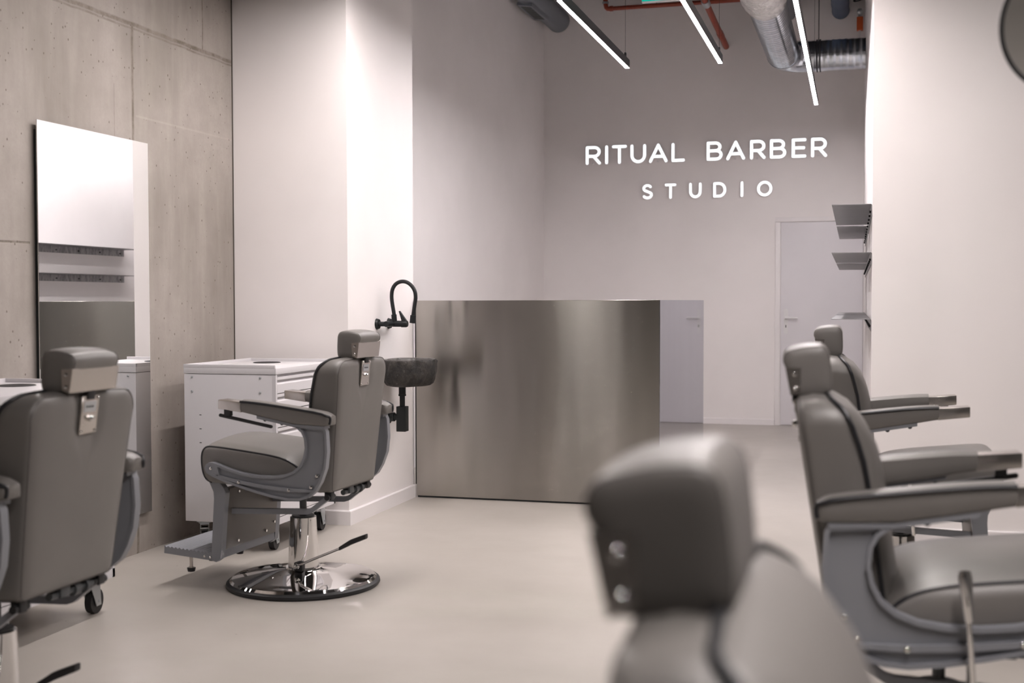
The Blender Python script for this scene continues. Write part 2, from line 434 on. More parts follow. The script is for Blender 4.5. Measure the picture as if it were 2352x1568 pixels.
# ------------------------------------------------------------------ barber chair
def bolster(prof, w, crown=0.0, endscale=((1.0, 0.0), (0.985, 0.006), (0.90, 0.013), (0.55, 0.02)), edge=0.006, ns=14):
    prof = ccw(prof); nr = normals2(prof)
    cy = sum(p[0] for p in prof) / len(prof); cz = sum(p[1] for p in prof) / len(prof)
    rings = []
    for s, dx in reversed(endscale):
        rings.append([(-w - dx, cy + (p[0] - cy) * s, cz + (p[1] - cz) * s) for p in prof])
    for k in range(ns + 1):
        x = -w + 2 * w * k / ns; q = 1 - (x / w) ** 2
        e = edge * min(1, q * 6)
        rings.append([(x, p[0] + n[0] * (e + crown * q * max(0, n[1]) * 0.25), p[1] + n[1] * (e + crown * q * max(0, n[1]))) for p, n in zip(prof, nr)])
    for s, dx in endscale:
        rings.append([(w + dx, cy + (p[0] - cy) * s, cz + (p[1] - cz) * s) for p in prof])
    return MB().quadgrid(rings, True, (-w - endscale[-1][1] - 0.001, cy, cz), (w + endscale[-1][1] + 0.001, cy, cz))

def chair():
    root = empty('barber_chair', (0, 0, 0), 'x', 'barber chair', 'grey barber chairs')
    # base
    base = MB().lathe([(0.0, 0.022), (0.318, 0.022), (0.322, 0.026), (0.312, 0.036), (0.298, 0.039), (0.22, 0.050), (0.14, 0.061), (0.085, 0.070), (0.078, 0.074), (0.077, 0.080), (0.0, 0.080)], 72, cap0=False, cap1=False).build('base', 'chrome', root, angle=30)
    MB().lathe([(0.30, 0.0), (0.332, 0.0), (0.338, 0.008), (0.336, 0.018), (0.326, 0.025), (0.317, 0.027), (0.30, 0.022)], 72, cap0=True, cap1=True).build('rubber_rim', 'black', base)
    colm = MB().lathe([(0.0, 0.078), (0.0675, 0.078), (0.067, 0.10), (0.0575, 0.292), (0.0575, 0.300), (0.052, 0.303), (0.0, 0.303)], 48, cap0=False, cap1=False).build('pedestal_column', 'chrome', root, angle=35)
    MB().cyl((0, 0, 0.30), (0, 0, 0.44), 0.0155).lathe([(0.0, 0.298), (0.05, 0.298), (0.05, 0.308), (0.0, 0.308)], 32, cap0=False, cap1=False).build('piston', 'frame_dark', colm)
    # pump lever on the left side
    pl = MB()
    for o in (-0.0055, 0.0055): pl.tube([(-0.085 + o, -0.02, 0.100), (-0.115 + o, -0.05, 0.112), (-0.125 + o, -0.11, 0.139), (-0.128 + o, -0.26, 0.203)], 0.0055, 10)
    pl.cyl((-0.055, -0.02, 0.098), (-0.10, -0.02, 0.098), 0.012).sphere((-0.10, -0.02, 0.098), 0.014)
    pl = pl.build('pump_lever', 'chrome', root)
    MB().hexa([(-0.142, -0.245, 0.188), (-0.114, -0.245, 0.188), (-0.112, -0.300, 0.216), (-0.144, -0.300, 0.216), (-0.142, -0.245, 0.205), (-0.114, -0.245, 0.205), (-0.112, -0.300, 0.240), (-0.144, -0.300, 0.240)], 0.004).hexa([(-0.144, -0.295, 0.214), (-0.112, -0.295, 0.214), (-0.114, -0.372, 0.246), (-0.142, -0.372, 0.246), (-0.144, -0.295, 0.238), (-0.112, -0.295, 0.238), (-0.114, -0.372, 0.268), (-0.142, -0.372, 0.268)], 0.006).build('lever_grip', 'black', pl)
    MB().box(-0.088, -0.058, -0.04, 0.0, 0.074, 0.112, 0.004).build('lever_slot', 'black', colm)
    # under frame
    uf = MB().box(-0.272, 0.272, -0.13, 0.13, 0.446, 0.460, 0.003).box(-0.08, 0.08, -0.12, 0.08, 0.425, 0.448, 0.003)
    uf.build('seat_plate', 'frame_dark', root)
    # seat
    sp = [(0.324, 0.488), (0.340, 0.516), (0.347, 0.564), (0.342, 0.604), (0.320, 0.626), (0.27, 0.626), (0.211, 0.621), (0.11, 0.611), (0.011, 0.599), (-0.06, 0.584), (-0.115, 0.556), (-0.15, 0.515), (-0.15, 0.480), (-0.13, 0.464), (0.0, 0.462), (0.2, 0.468), (0.30, 0.476)]
    prof = catmull(sp, 4, True)
    seat = bolster(prof, 0.258, 0.027).build('seat', 'vinyl', root, angle=60)
    top = catmull([sp[-1]] + sp[:12], 5)
    for s in (-1, 1): MB().tube([(s * 0.260, y, z) for y, z in top], 0.0052, 8).build('seat_piping', 'piping', seat)
    st = MB(); ztab = [(-0.15, 0.51), (-0.115, 0.556), (-0.06, 0.584), (0.011, 0.599), (0.11, 0.611), (0.211, 0.621), (0.27, 0.626)]
    for k in range(9):
        x = -0.18 + 0.045 * k; q = 1 - (x / 0.258) ** 2
        st.tube([(x, y, interp(ztab, y) + 0.0052 * min(1, q * 6) + 0.0256 * q * (1 if y > -0.06 else 0.9)) for y in [-0.12 + 0.385 * i / 16 for i in range(17)]], 0.0009, 6)
    st.build('stitching', 'seam', seat)
    # backrest
    hw = lambda z: 0.206 + (0.237 - 0.206) * (z - 0.445) / 0.56
    z0, z1, rt, rb = 0.445, 1.006, 0.062, 0.018
    out = []
    def corner(cx, cz, r, a0, a1, n=8):
        for i in range(n + 1):
            a = a0 + (a1 - a0) * i / n; out.append((cx + r * cos(a), cz + r * sin(a)))
    corner(hw(z0) - rb, z0 + rb, rb, -pi / 2, 0, 5)
    for i in range(1, 12):
        z = z0 + rb + (z1 - rt - z0 - rb) * i / 12; out.append((hw(z), z))
    corner(hw(z1) - rt, z1 - rt, rt, 0, pi / 2, 9)
    for i in range(1, 14):
        x = (hw(z1) - rt) * (1 - 2 * i / 14); out.append((x, z1 + 0.006 * (1 - (x / 0.17) ** 2)))
    corner(-hw(z1) + rt, z1 - rt, rt, pi / 2, pi, 9)
    for i in range(11, 0, -1):
        z = z0 + rb + (z1 - rt - z0 - rb) * i / 12; out.append((-hw(z), z))
    corner(-hw(z0) + rb, z0 + rb, rb, pi, 1.5 * pi, 5)
    for i in range(1, 10): out.append(((hw(z0) - rb) * (-1 + 2 * i / 10), z0))
    yr = lambda z: -0.252 - 0.054 * (z - 0.445) / 0.56
    yf_t = [(0.44, -0.135), (0.60, -0.143), (0.80, -0.159), (0.865, -0.168), (0.937, -0.186), (0.98, -0.204), (1.0, -0.225), (1.012, -0.238)]
    cz = 0.73
    def ring(d, t, dy):
        res = []
        for x, z in out:
            X = x * (1 - d / 0.215); Zz = cz + (z - cz) * (1 - d / 0.28)
            a, bb = yr(Zz), interp(yf_t, Zz)
            if t == 0 and d > 0.008:        # shallow recess for the latch plate
                g = max(0, min(1, (0.068 - abs(X - 0.002)) / 0.026)) * max(0, min(1, (Zz - 0.845) / 0.035)); dy_ = dy + 0.011 * g * g * (3 - 2 * g)
            else: dy_ = dy
            res.append((X, a + (bb - a) * t + dy_, Zz))
        return res
    rear = [(0.19, 0, -0.010), (0.15, 0, -0.010), (0.11, 0, -0.0095), (0.09, 0, -0.009), (0.07, 0, -0.0085), (0.05, 0, -0.007), (0.03, 0, -0.0055), (0.012, 0, -0.001), (0.004, 0, 0.006), (0.0, 0.12, 0.004), (0.0, 0.3, 0), (-0.003, 0.55, 0), (0.0, 0.85, 0), (0.003, 1, 0.0), (0.010, 1, 0.009), (0.03, 1, 0.022), (0.065, 1, 0.035), (0.12, 1, 0.044), (0.19, 1, 0.048)]
    back = MB().quadgrid([ring(*a) for a in rear], True, (0, yr(cz) - 0.0105, cz), (0, interp(yf_t, cz) + 0.049, cz)).build('backrest', 'vinyl', root, angle=60)
    MB().tube(ring(-0.001, 1, 0.0), 0.0056, 8, closed=True).build('backrest_piping', 'piping', back)
    MB().tube(ring(0.004, 0, 0.0045), 0.0013, 6, closed=True).build('back_seam', 'seam', back)
    # latch plate on the back
    def onback(x, z, off=0.0): return (x, yr(z) - 0.0055 - off, z)
    pt = MB()
    c = [onback(-0.036, 0.888, -0.004), onback(0.040, 0.888, -0.004), onback(0.040, 0.888, 0.0035), onback(-0.036, 0.888, 0.0035)]
    d_ = [onback(-0.036, 0.996, -0.004), onback(0.040, 0.996, -0.004), onback(0.040, 0.996, 0.0035), onback(-0.036, 0.996, 0.0035)]
    pt.hexa(c + d_, 0.001, 1)
    pt = pt.build('latch_plate', 'nickel', root)
    MB().cyl(onback(0.002, 0.932, 0.002), onback(0.002, 0.932, 0.008), 0.0095).sphere(onback(0.002, 0.932, 0.009), 0.0095).build('latch_knob', 'chrome', pt)
    for x in (-0.029, 0.033):
        for z in (0.895, 0.988): MB().sphere(onback(x, z, 0.0035), 0.0045).build('plate_screw', 'chrome', pt)
    lb = MB().hexa([onback(-0.026, 0.950, 0.003), onback(0.028, 0.950, 0.003), onback(0.028, 0.950, 0.0045), onback(-0.026, 0.950, 0.0045), onback(-0.026, 0.980, 0.003), onback(0.028, 0.980, 0.003), onback(0.028, 0.980, 0.0045), onback(-0.026, 0.980, 0.0045)]).build('name_label', 'zinc', pt, smooth=False)
    # scribbled maker's line on the label
    pts = [onback(-0.018 + 0.036 * i / 26, 0.965 + 0.004 * sin(i * 1.9) * (0.5 + 0.5 * sin(i * 0.7)), 0.005) for i in range(27)]
    MB().tube(pts, 0.0009, 5).build('label_script', 'frame_dark', pt)
    # headrest
    hp_ = [(-0.2255, 1.045), (-0.2265, 1.085), (-0.229, 1.105), (-0.236, 1.1165), (-0.247, 1.121), (-0.28, 1.1215), (-0.311, 1.1165), (-0.324, 1.111), (-0.331, 1.101), (-0.332, 1.089), (-0.328, 1.079), (-0.3225, 1.06), (-0.3175, 1.025), (-0.3135, 1.0135), (-0.305, 1.0105), (-0.245, 1.0105), (-0.233, 1.014), (-0.2275, 1.022)]
    hprof = catmull(hp_, 3, True)
    head = bolster(hprof, 0.097, 0.005, ((1.0, 0.0), (0.985, 0.003), (0.94, 0.005), (0.6, 0.007)), 0.003, 10).build('headrest', 'vinyl', root, angle=60)
    for s in (-1, 1): MB().tube([(s * 0.098, y, z) for y, z in hprof], 0.0015, 6, closed=True).build('headrest_seam', 'seam', head)
    br = MB().hexa([(-0.107, -0.321, 1.010), (0.107, -0.321, 1.010), (0.107, -0.317, 1.010), (-0.107, -0.317, 1.010), (-0.107, -0.330, 1.077), (0.107, -0.330, 1.077), (0.107, -0.326, 1.077), (-0.107, -0.326, 1.077)], 0.001, 1)
    for s in (-1, 1):
        br.hexa([(s * 0.1045, -0.321, 1.010), (s * 0.1075, -0.321, 1.010), (s * 0.1075, -0.298, 1.018), (s * 0.1045, -0.298, 1.018), (s * 0.1045, -0.330, 1.077), (s * 0.1075, -0.330, 1.077), (s * 0.1075, -0.294, 1.074), (s * 0.1045, -0.294, 1.074)])
    br = br.build('headrest_bracket', 'nickel', head, smooth=False)
    for s in (-1, 1):
        for z in (1.026, 1.060): MB().cyl((s * 0.105, -0.309, z), (s * 0.111, -0.309, z), 0.0055).sphere((s * 0.111, -0.309, z), 0.0055, 0.5).build('bracket_screw', 'chrome', head)
    MB().box(-0.016, 0.016, -0.318, -0.300, 0.985, 1.035, 0.003).build('headrest_post', 'black', head)
    # arms
    AX = 0.281
    oc = [(-0.118, 0.739), (-0.16, 0.737), (-0.225, 0.733), (-0.270, 0.730), (-0.278, 0.715), (-0.280, 0.688), (-0.283, 0.634), (-0.275, 0.564), (-0.252, 0.505), (-0.227, 0.464), (-0.192, 0.437), (-0.152, 0.424), (-0.099, 0.421), (-0.02, 0.431), (0.061, 0.448), (0.133, 0.466), (0.206, 0.486), (0.262, 0.506), (0.292, 0.521), (0.302, 0.541), (0.296, 0.557), (0.282, 0.566), (0.264, 0.567), (0.237, 0.560), (0.187, 0.544), (0.123, 0.529), (0.051, 0.521), (-0.021, 0.521), (-0.078, 0.529), (-0.123, 0.546), (-0.154, 0.572), (-0.171, 0.606), (-0.179, 0.645), (-0.175, 0.684), (-0.162, 0.709), (-0.142, 0.725)]
    oc = ccw(oc); dense = []
    for i in range(len(oc)):
        p, q = oc[i], oc[(i + 1) % len(oc)]; dense += [p, ((p[0] + q[0]) / 2, (p[1] + q[1]) / 2)]
    rim_in = inset(dense, 0.0105); web = inset(dense, 0.003)
    tops = [(-0.293, 0.776), (-0.265, 0.786), (-0.22, 0.7935), (-0.15, 0.8025), (-0.08, 0.811), (-0.01, 0.819), (0.04, 0.8238), (0.08, 0.8268), (0.118, 0.828)]
    bots = [(-0.293, 0.742), (-0.265, 0.736), (-0.128, 0.741), (0.013, 0.766), (0.125, 0.787)]
    for s in (-1, 1):
        af = MB().prism(web, s * 0.288, s * 0.296, 0).ringprism(dense, rim_in, s * 0.283, s * 0.311, 0)
        rib = [(0.246, 0.517), (0.133, 0.497), (0.024, 0.483), (-0.10, 0.474), (-0.226, 0.472), (-0.216, 0.462), (-0.10, 0.459), (0.024, 0.468), (0.133, 0.482), (0.236, 0.503)]
        af.prism(rib, s * 0.291, s * 0.310, 0)
        af.prism([(0.242, 0.556), (0.232, 0.515), (0.245, 0.510), (0.30, 0.53), (0.30, 0.55), (0.28, 0.565)], s * 0.291, s * 0.310, 0)
        fl_t = [(0.045, 0.772), (-0.128, 0.741), (-0.29, 0.736)]; 
        fl = [(0.045, 0.773), (0.005, 0.766), (-0.128, 0.742), (-0.27, 0.737), (-0.27, 0.726), (-0.128, 0.731), (0.005, 0.754), (0.045, 0.761)]
        af.prism(fl, s * 0.262, s * 0.313, 0)
        af = af.build('arm_frame', 'frame', root, angle=35)
        for y, z in ((0.272, 0.542), (0.136, 0.489), (-0.102, 0.466), (-0.234, 0.531), (-0.206, 0.483)):
            MB().cyl((s * 0.296, y, z), (s * 0.3125, y, z), 0.0075, 14).sphere((s * 0.3125, y, z), 0.0075, 0.55, 1, 1).build('bolt', 'chrome', af)
        for y, z in ((0.02, 0.757), (-0.06, 0.743)): MB().sphere((s * 0.287, y, z - 0.002), 0.008).build('pad_screw', 'frame_dark', af)
        # pad
        rings = []; ys = [-0.295, -0.293, -0.287, -0.278, -0.265, -0.245, -0.22, -0.17, -0.12, -0.06, 0.0, 0.05, 0.09, 0.12]
        hws = [0.022, 0.028, 0.0325, 0.035, 0.036] + [0.0365] * 9
        for y, h in zip(ys, hws):
            t, bo = interp(tops, y), interp(bots, y); k = min(1.0, (y + 0.297) / 0.03 + 0.35); r_ = 0.010 * k; cr = 0.011 * k
            sec = []
            for i in range(9):
                x = -h + 2 * h * i / 8; sec.append((x, t + cr * (1 - (x / h) ** 2)))
            sec += [(h + 0.002, (t + bo) / 2 + 0.006), (h + 0.001, bo + r_), (h - r_ * 0.4, bo + r_ * 0.3), (h - r_ * 1.2, bo), (-h + r_ * 1.2, bo), (-h + r_ * 0.4, bo + r_ * 0.3), (-h - 0.001, bo + r_), (-h - 0.002, (t + bo) / 2 + 0.006)]
            rings.append([(s * AX + x, y, z) for x, z in sec])
        pad = MB().quadgrid(rings, True, 'ngon', 'ngon').build('armrest', 'vinyl', root, angle=50)
        for q in (s,):
            path = [(s * AX + q * (h + 0.0015), y, interp(tops, y) + 0.002) for y, h in list(zip(ys, hws))[::-1][:-1]]
            path += [(s * AX + q * 0.026, -0.296, 0.770), (s * AX + q * 0.027, -0.296, 0.757), (s * AX + q * 0.028, -0.293, 0.746)]
            MB().tube(path, 0.0056, 8).build('armrest_piping', 'piping', pad)
        x0, x1 = s * AX - 0.0375, s * AX + 0.0375
        MB().hexa([(x0, 0.116, 0.785), (x1, 0.116, 0.785), (x1, 0.228, 0.798), (x0, 0.228, 0.798), (x0, 0.116, 0.829), (x1, 0.116, 0.829), (x1, 0.228, 0.837), (x0, 0.228, 0.837)], 0.0035, 2).build('arm_cap', 'nickel', pad)
    # recline lever under the left pad
    MB().tube([(-0.308, 0.222, 0.770), (-0.308, -0.020, 0.729)], 0.0075, 12).sphere((-0.308, 0.222, 0.770), 0.0078).sphere((-0.308, -0.02, 0.729), 0.0078).box(-0.318, -0.295, 0.17, 0.20, 0.768, 0.800, 0.003).build('recline_lever', 'black', root)
    # tilt lever on the right side
    tl = MB().tube([(0.24, 0.035, 0.440), (0.25, 0.035, 0.375), (0.30, 0.035, 0.355), (0.345, 0.034, 0.365), (0.353, 0.030, 0.40), (0.357, 0.018, 0.55)], 0.0062, 10)
    tl.tube([(0.357, 0.019, 0.545), (0.358, 0.016, 0.570), (0.359, 0.010, 0.640), (0.359, 0.009, 0.652)], [0.0085, 0.0105, 0.0150, 0.0125], 14)
    tl.build('tilt_lever', 'chrome', root)
    # legrest frame and footplate
    lp = [(0.327, 0.484), (0.288, 0.494), (0.255, 0.455), (0.240, 0.430), (0.246, 0.363), (0.260, 0.185), (0.268, 0.142), (0.292, 0.124), (0.312, 0.130), (0.316, 0.150), (0.300, 0.415), (0.305, 0.445)]
    lp = [(0.327, 0.484), (0.288, 0.494), (0.250, 0.450), (0.240, 0.428), (0.248, 0.363), (0.262, 0.185), (0.268, 0.142), (0.290, 0.126), (0.308, 0.130), (0.314, 0.150), (0.298, 0.40), (0.300, 0.430), (0.312, 0.455)]
    lr = MB()
    for s in (-1, 1): lr.prism(lp, s * 0.212, s * 0.246, 0)
    lr.box(-0.22, 0.22, 0.268, 0.296, 0.140, 0.186, 0.003)
    lr = lr.build('legrest_frame', 'frame', root, smooth=False)
    MB().hexa([(-0.214, 0.262, 0.175), (0.214, 0.262, 0.175), (0.214, 0.300, 0.175), (-0.214, 0.300, 0.175), (-0.214, 0.240, 0.445), (0.214, 0.240, 0.445), (0.214, 0.278, 0.445), (-0.214, 0.278, 0.445)], 0.006).build('calf_panel', 'vinyl_dark', root)
    for x, z in ((-0.12, 0.20), (0.12, 0.20), (-0.14, 0.42), (0.19, 0.23)): MB().cyl((x, 0.262, z), (x, 0.256 - (z - 0.175) * 0.0815, z), 0.006, 10).build('panel_stud', 'chrome', lr)
    n = 100; tp = []
    for i in range(n + 1):
        u = i / n; y = 0.308 + 0.25 * u; tp.append((y, 0.160 + 0.0165 * u + 0.0028 * cos(u * 2 * pi * 13)))
    fp = MB().prism(tp + [(0.560, 0.146), (0.306, 0.128)], -0.236, 0.236, 0).build('footplate', 'frame', root, angle=60)
    for y, z in ((0.325, 0.143), (0.355, 0.146)):
        for s in (-1, 1): MB().sphere((s * 0.237, y, z), 0.0065, 0.6).build('footplate_bolt', 'chrome', fp)
    for x in (-0.2, 0.2):
        MB().cyl((x, 0.446, 0.140), (x, 0.446, 0.085), 0.008, 12).cyl((x, 0.446, 0.087), (x, 0.446, 0.081), 0.012, 16).build('foot_stem', 'nickel', root)
        MB().cyl((x, 0.446, 0.082), (x, 0.446, 0.066), 0.019, 20, 0.016).build('foot_pad', 'black', root)
        MB().cyl((x, 0.335, 0.132), (x, 0.335, 0.122), 0.018, 20).build('foot_pad', 'black', root)
    # linkage bars to the back
    for s in (-1, 1):
        x = s * 0.175; bar = [(0.285, 0.350), (-0.118, 0.368), (-0.138, 0.374), (-0.222, 0.436), (-0.232, 0.420), (-0.142, 0.352), (-0.120, 0.345), (0.285, 0.327)]
        MB().prism(bar, x - 0.011, x + 0.011, 0).build('link_bar', 'frame', root, angle=30)
        lk = MB().box(x - 0.015, x + 0.015, -0.238, -0.205, 0.412, 0.446, 0.003)
        for q in (-1, 1): lk.cyl((x + q * 0.018, -0.224, 0.424), (x + q * 0.030, -0.224, 0.424), 0.012, 14)
        lk.build('hinge', 'black', root)
    hw_ = MB().cyl((-0.05, -0.222, 0.424), (0.17, -0.222, 0.424), 0.012, 12).cyl((0.05, -0.222, 0.424), (0.075, -0.222, 0.424), 0.02, 14).cyl((0.10, -0.222, 0.424), (0.112, -0.222, 0.424), 0.022, 14)
    hw_.box(-0.02, 0.02, -0.24, -0.205, 0.415, 0.45, 0.002).build('tilt_hardware', 'frame_dark', root)
    return root

CHAIR0 = chair()
def place_chair(first, x, y, deg, dz, label, recline=0.0, pump=0.0):
    o = first if first else copy_tree(CHAIR0)
    o.location = (x, y, 0); o.rotation_euler = (0, 0, rad(deg)); o['label'] = label
    for ch in o.children:
        nm = ch.name.split('.')[0]
        if dz and nm not in ('base', 'pump_lever'): ch.location.z += dz
        if pump and nm == 'pump_lever': ch.rotation_euler = (0, 0, rad(pump))
        if pump and nm == 'pedestal_column': ch.rotation_euler = (0, 0, rad(pump))
        if recline and nm in ('backrest', 'headrest', 'latch_plate'):
            p = Vector((0, -0.2, 0.45)); Rm = Matrix.Rotation(rad(recline), 4, 'X')
            q = p - (Rm @ p); ch.location.x += q.x; ch.location.y += q.y; ch.location.z += q.z; ch.rotation_euler = (rad(recline), 0, 0)
    return o
CH = [(-2.379, 4.952, 87.0, 0.0, 'grey barber chair seen from behind beside the black stone basin', 0),
      (-2.421, 2.996, 89.3, -0.004, 'grey barber chair cut by the left edge of the photo, below the wall mirror', 2.0),
      (0.148, 5.077, -89.2, 0.024, 'grey barber chair farthest back on the right, nearest the steel shelves', 0),
      (0.182, 3.105, -86.7, 0.023, 'grey barber chair at the right edge with its whole armrest in view', 3.2),
      (0.189, 1.014, -90.0, 0.0128, 'blurred grey barber chair closest to the camera, only headrest and back top visible', 5.4)]
for c in CH[1:]: place_chair(None, *c[:6], pump=180.0 if c[0] > 0 else 0.0)
place_chair(CHAIR0, *CH[0][:5], CH[0][5])

# ------------------------------------------------------------------ tool trolleys
def trolley(x0, x1, y0, y1, label):
    root = empty('tool_trolley', ((x0 + x1) / 2, (y0 + y1) / 2, 0), label, 'trolley', 'light grey tool trolleys')
    a, bq = (x1 - x0) / 2, (y1 - y0) / 2
    ZB, ZT = 0.142, 0.937
    body = MB().box(-a, a - 0.018, -bq, bq, ZB, 0.888, 0.003).box(a - 0.02, a, -bq, -bq + 0.016, ZB, 0.888).box(a - 0.02, a, bq - 0.016, bq, ZB, 0.888).box(a - 0.02, a, -bq, bq, ZB, ZB + 0.035)
    body.build('body', 'trolley', root)
    tp = MB().box(-a - 0.002, a + 0.002, -bq - 0.002, bq + 0.002, 0.890, 0.921, 0.003)
    for (p0, p1, q0, q1) in ((-a - 0.002, a - 0.004, -bq - 0.002, -bq + 0.010), (-a - 0.002, a - 0.004, bq - 0.010, bq + 0.002), (-a - 0.002, -a + 0.010, -bq, bq)):
        tp.box(p0, p1, q0, q1, 0.918, ZT, 0.002)
    tp = tp.build('top_tray', 'trolley', root)
    MB().lathe([(0.0, 0.9225), (0.066, 0.9225), (0.070, 0.9245), (0.074, 0.9225), (0.074, 0.9205), (0.0, 0.9205)], 36, (-0.06, 0.17), False, False).build('tool_well', 'black', tp)
    zz = [0.882, 0.797, 0.712, 0.627, 0.542, 0.457, 0.32, 0.181]
    for zt, zb in zip(zz, zz[1:]):
        d = MB(); h0, h1 = -bq + 0.02, bq - 0.02; xf = a
        z_t, z_b = zt - 0.0045, zb
        prof = [(xf - 0.016, z_b), (xf - 0.001, z_b), (xf - 0.001, z_t - 0.037), (xf - 0.004, z_t - 0.030), (xf - 0.017, z_t - 0.026), (xf - 0.017, z_t - 0.018), (xf - 0.002, z_t - 0.016), (xf - 0.001, z_t - 0.014), (xf - 0.001, z_t), (xf - 0.018, z_t), (xf - 0.024, z_t), (xf - 0.024, z_b)]
        d.prism([(p[0], p[1]) for p in prof], h0, h1, axis=1)
        d = d.build('drawer', 'trolley', root, smooth=False)
    MB().box(a - 0.0195, a - 0.0185, -bq + 0.015, bq - 0.015, ZB + 0.03, 0.888).build('drawer_gap', 'trolley_in', root, smooth=False)
    for x, z in ((-a + 0.045, 0.873), (-a + 0.045, 0.800), (a - 0.085, 0.873), (a - 0.085, 0.800)):
        for s in (-1, 1): MB().cyl((x, s * bq, z), (x, s * (bq + 0.003), z), 0.006, 14).sphere((x, s * (bq + 0.003), z), 0.004, 1, 0.5, 1).build('rivet', 'zinc', root)
    sl = MB()
    for z in (0.68, 0.61, 0.54): sl.box(-a + 0.085, -a + 0.097, -bq - 0.0008, -bq + 0.0006, z, z + 0.004)
    sl.build('vent_slots', 'trolley_in', root, smooth=False)
    for i, (sx, sy) in enumerate(((-1, -1), (1, -1), (-1, 1), (1, 1))):
        cx, cy = sx * (a - 0.065), sy * (bq - 0.075); ang = (0.5, 0.15, -0.4, 0.1)[i]
        R_ = Matrix.Translation((cx, cy, 0)) @ Matrix.Rotation(ang, 4, 'Z')
        c = MB().box(-0.038, 0.038, -0.045, 0.045, 0.134, 0.142)
        for s in (-1, 1):
            c.hexa([(s * 0.019, 0.012, 0.032), (s * 0.019, 0.048, 0.032), (s * 0.022, 0.048, 0.032), (s * 0.022, 0.012, 0.032), (s * 0.019, -0.032, 0.128), (s * 0.019, 0.040, 0.128), (s * 0.022, 0.040, 0.128), (s * 0.022, -0.032, 0.128)])
        c.cyl((0, 0, 0.122), (0, 0, 0.136), 0.03, 18).box(-0.022, 0.022, -0.032, 0.040, 0.118, 0.126).cyl((-0.026, 0.03, 0.05), (0.026, 0.03, 0.05), 0.006, 10)
        if sy < 0: c.hexa([(-0.02, -0.03, 0.085), (0.02, -0.03, 0.085), (0.02, -0.075, 0.105), (-0.02, -0.075, 0.105), (-0.02, -0.03, 0.09), (0.02, -0.03, 0.09), (0.02, -0.075, 0.11), (-0.02, -0.075, 0.11)])
        cst = c.xf(R_).build('castor', 'zinc', root, angle=30)
        MB().tube([(-0.014, 0.03, 0.05), (0.014, 0.03, 0.05)], 0.05, 28).xf(R_).build('castor_wheel', 'black', cst, angle=30)
    return root
trolley(-3.295, -2.785, 5.50, 6.20, 'light grey drawer trolley standing in front of the white pier, behind the barber chair')
trolley(-3.41, -2.90, 3.60, 4.30, 'light grey drawer trolley at the left edge, mostly hidden by the near left chair')

# ------------------------------------------------------------------ stone basin, tap, drain
r = empty('stone_basin', (XC, 6.85, 0.75), 'rough dark stone wash basin projecting from the white pier', 'sink')
nb = 84
def br_(a):   # irregular boulder outline (x outwards from the wall)
    return 1 + 0.05 * sin(3 * a + 0.6) + 0.03 * sin(5 * a + 2.0)
rings = []
for z, s in ((0.006, 0.45), (0.0, 0.66), (0.004, 0.76), (0.016, 0.86), (0.040, 0.94), (0.075, 0.985), (0.11, 1.0), (0.148, 1.0), (0.156, 0.985), (0.158, 0.955), (0.157, 0.89), (0.150, 0.86), (0.10, 0.80), (0.06, 0.65), (0.045, 0.3)):
    ring_ = []
    for k in range(nb):
        a = 2 * pi * k / nb; q = br_(a) * s
        x = 0.160 + 0.155 * cos(a) * q; x = max(x, 0.002)
        wob = (0.0035 * sin(9 * a + 34 * z) + 0.003 * sin(17 * a - 60 * z) + 0.002 * sin(29 * a + 90 * z)) if 0.003 < z < 0.152 and s > 0.7 and s <= 1.0 else 0
        ring_.append((x + wob * cos(a), 0.215 * sin(a) * q + wob * sin(a), z))
    rings.append(ring_)
MB().quadgrid(rings[:10], True, 'ngon', None).build('bowl', 'stone', r, angle=60)
MB().quadgrid(rings[9:], True, None, 'ngon').build('bowl_rim', 'stone_rim', r, angle=60)
# tap
r = empty('wall_tap', (XC, 6.84, 1.118), 'matt black wall tap with a tall curved hose spout above the stone basin', 'tap')
for y in (-0.094, 0.094):
    MB().cyl((0, y, 0), (0.016, y, 0), 0.033, 28, 0.028).cyl((0.01, y, 0), (0.068, y, 0), 0.014, 18).build('wall_flange', 'blackmatte', r)
MB().tube([(0.064, -0.108, 0), (0.064, 0.108, 0)], 0.017, 22).cyl((0.064, 0, 0), (0.125, 0, 0.0), 0.0185, 20).build('mixer_body', 'blackmatte', r)
MB().tube([(0.12, 0, 0.0), (0.150, 0, 0.0), (0.158, 0, 0.0)], [0.021, 0.021, 0.017], 20).hexa([(0.125, -0.012, 0.012), (0.158, -0.012, 0.012), (0.158, 0.012, 0.012), (0.125, 0.012, 0.012), (0.104, -0.008, 0.075), (0.112, -0.008, 0.077), (0.112, 0.008, 0.077), (0.104, 0.008, 0.075)], 0.003).build('lever', 'blackmatte', r)
arc = [(0.075, 0, 0.015), (0.072, 0, 0.06), (0.062, 0, 0.12), (0.058, 0, 0.165), (0.064, 0, 0.205), (0.084, 0, 0.235), (0.115, 0, 0.250), (0.150, 0, 0.248), (0.182, 0, 0.228), (0.204, 0, 0.195), (0.210, 0, 0.155), (0.204, 0, 0.115), (0.197, 0, 0.07), (0.193, 0, 0.045)]
MB().tube(catmull(arc, 5), 0.0115, 16).cyl((0.075, 0, 0.01), (0.072, 0, 0.055), 0.016, 18).build('spout_hose', 'blackmatte', r)
MB().tube([(0.1945, 0, 0.050), (0.189, 0, 0.004)], 0.0175, 20).build('spout_nozzle', 'blackmatte', r)
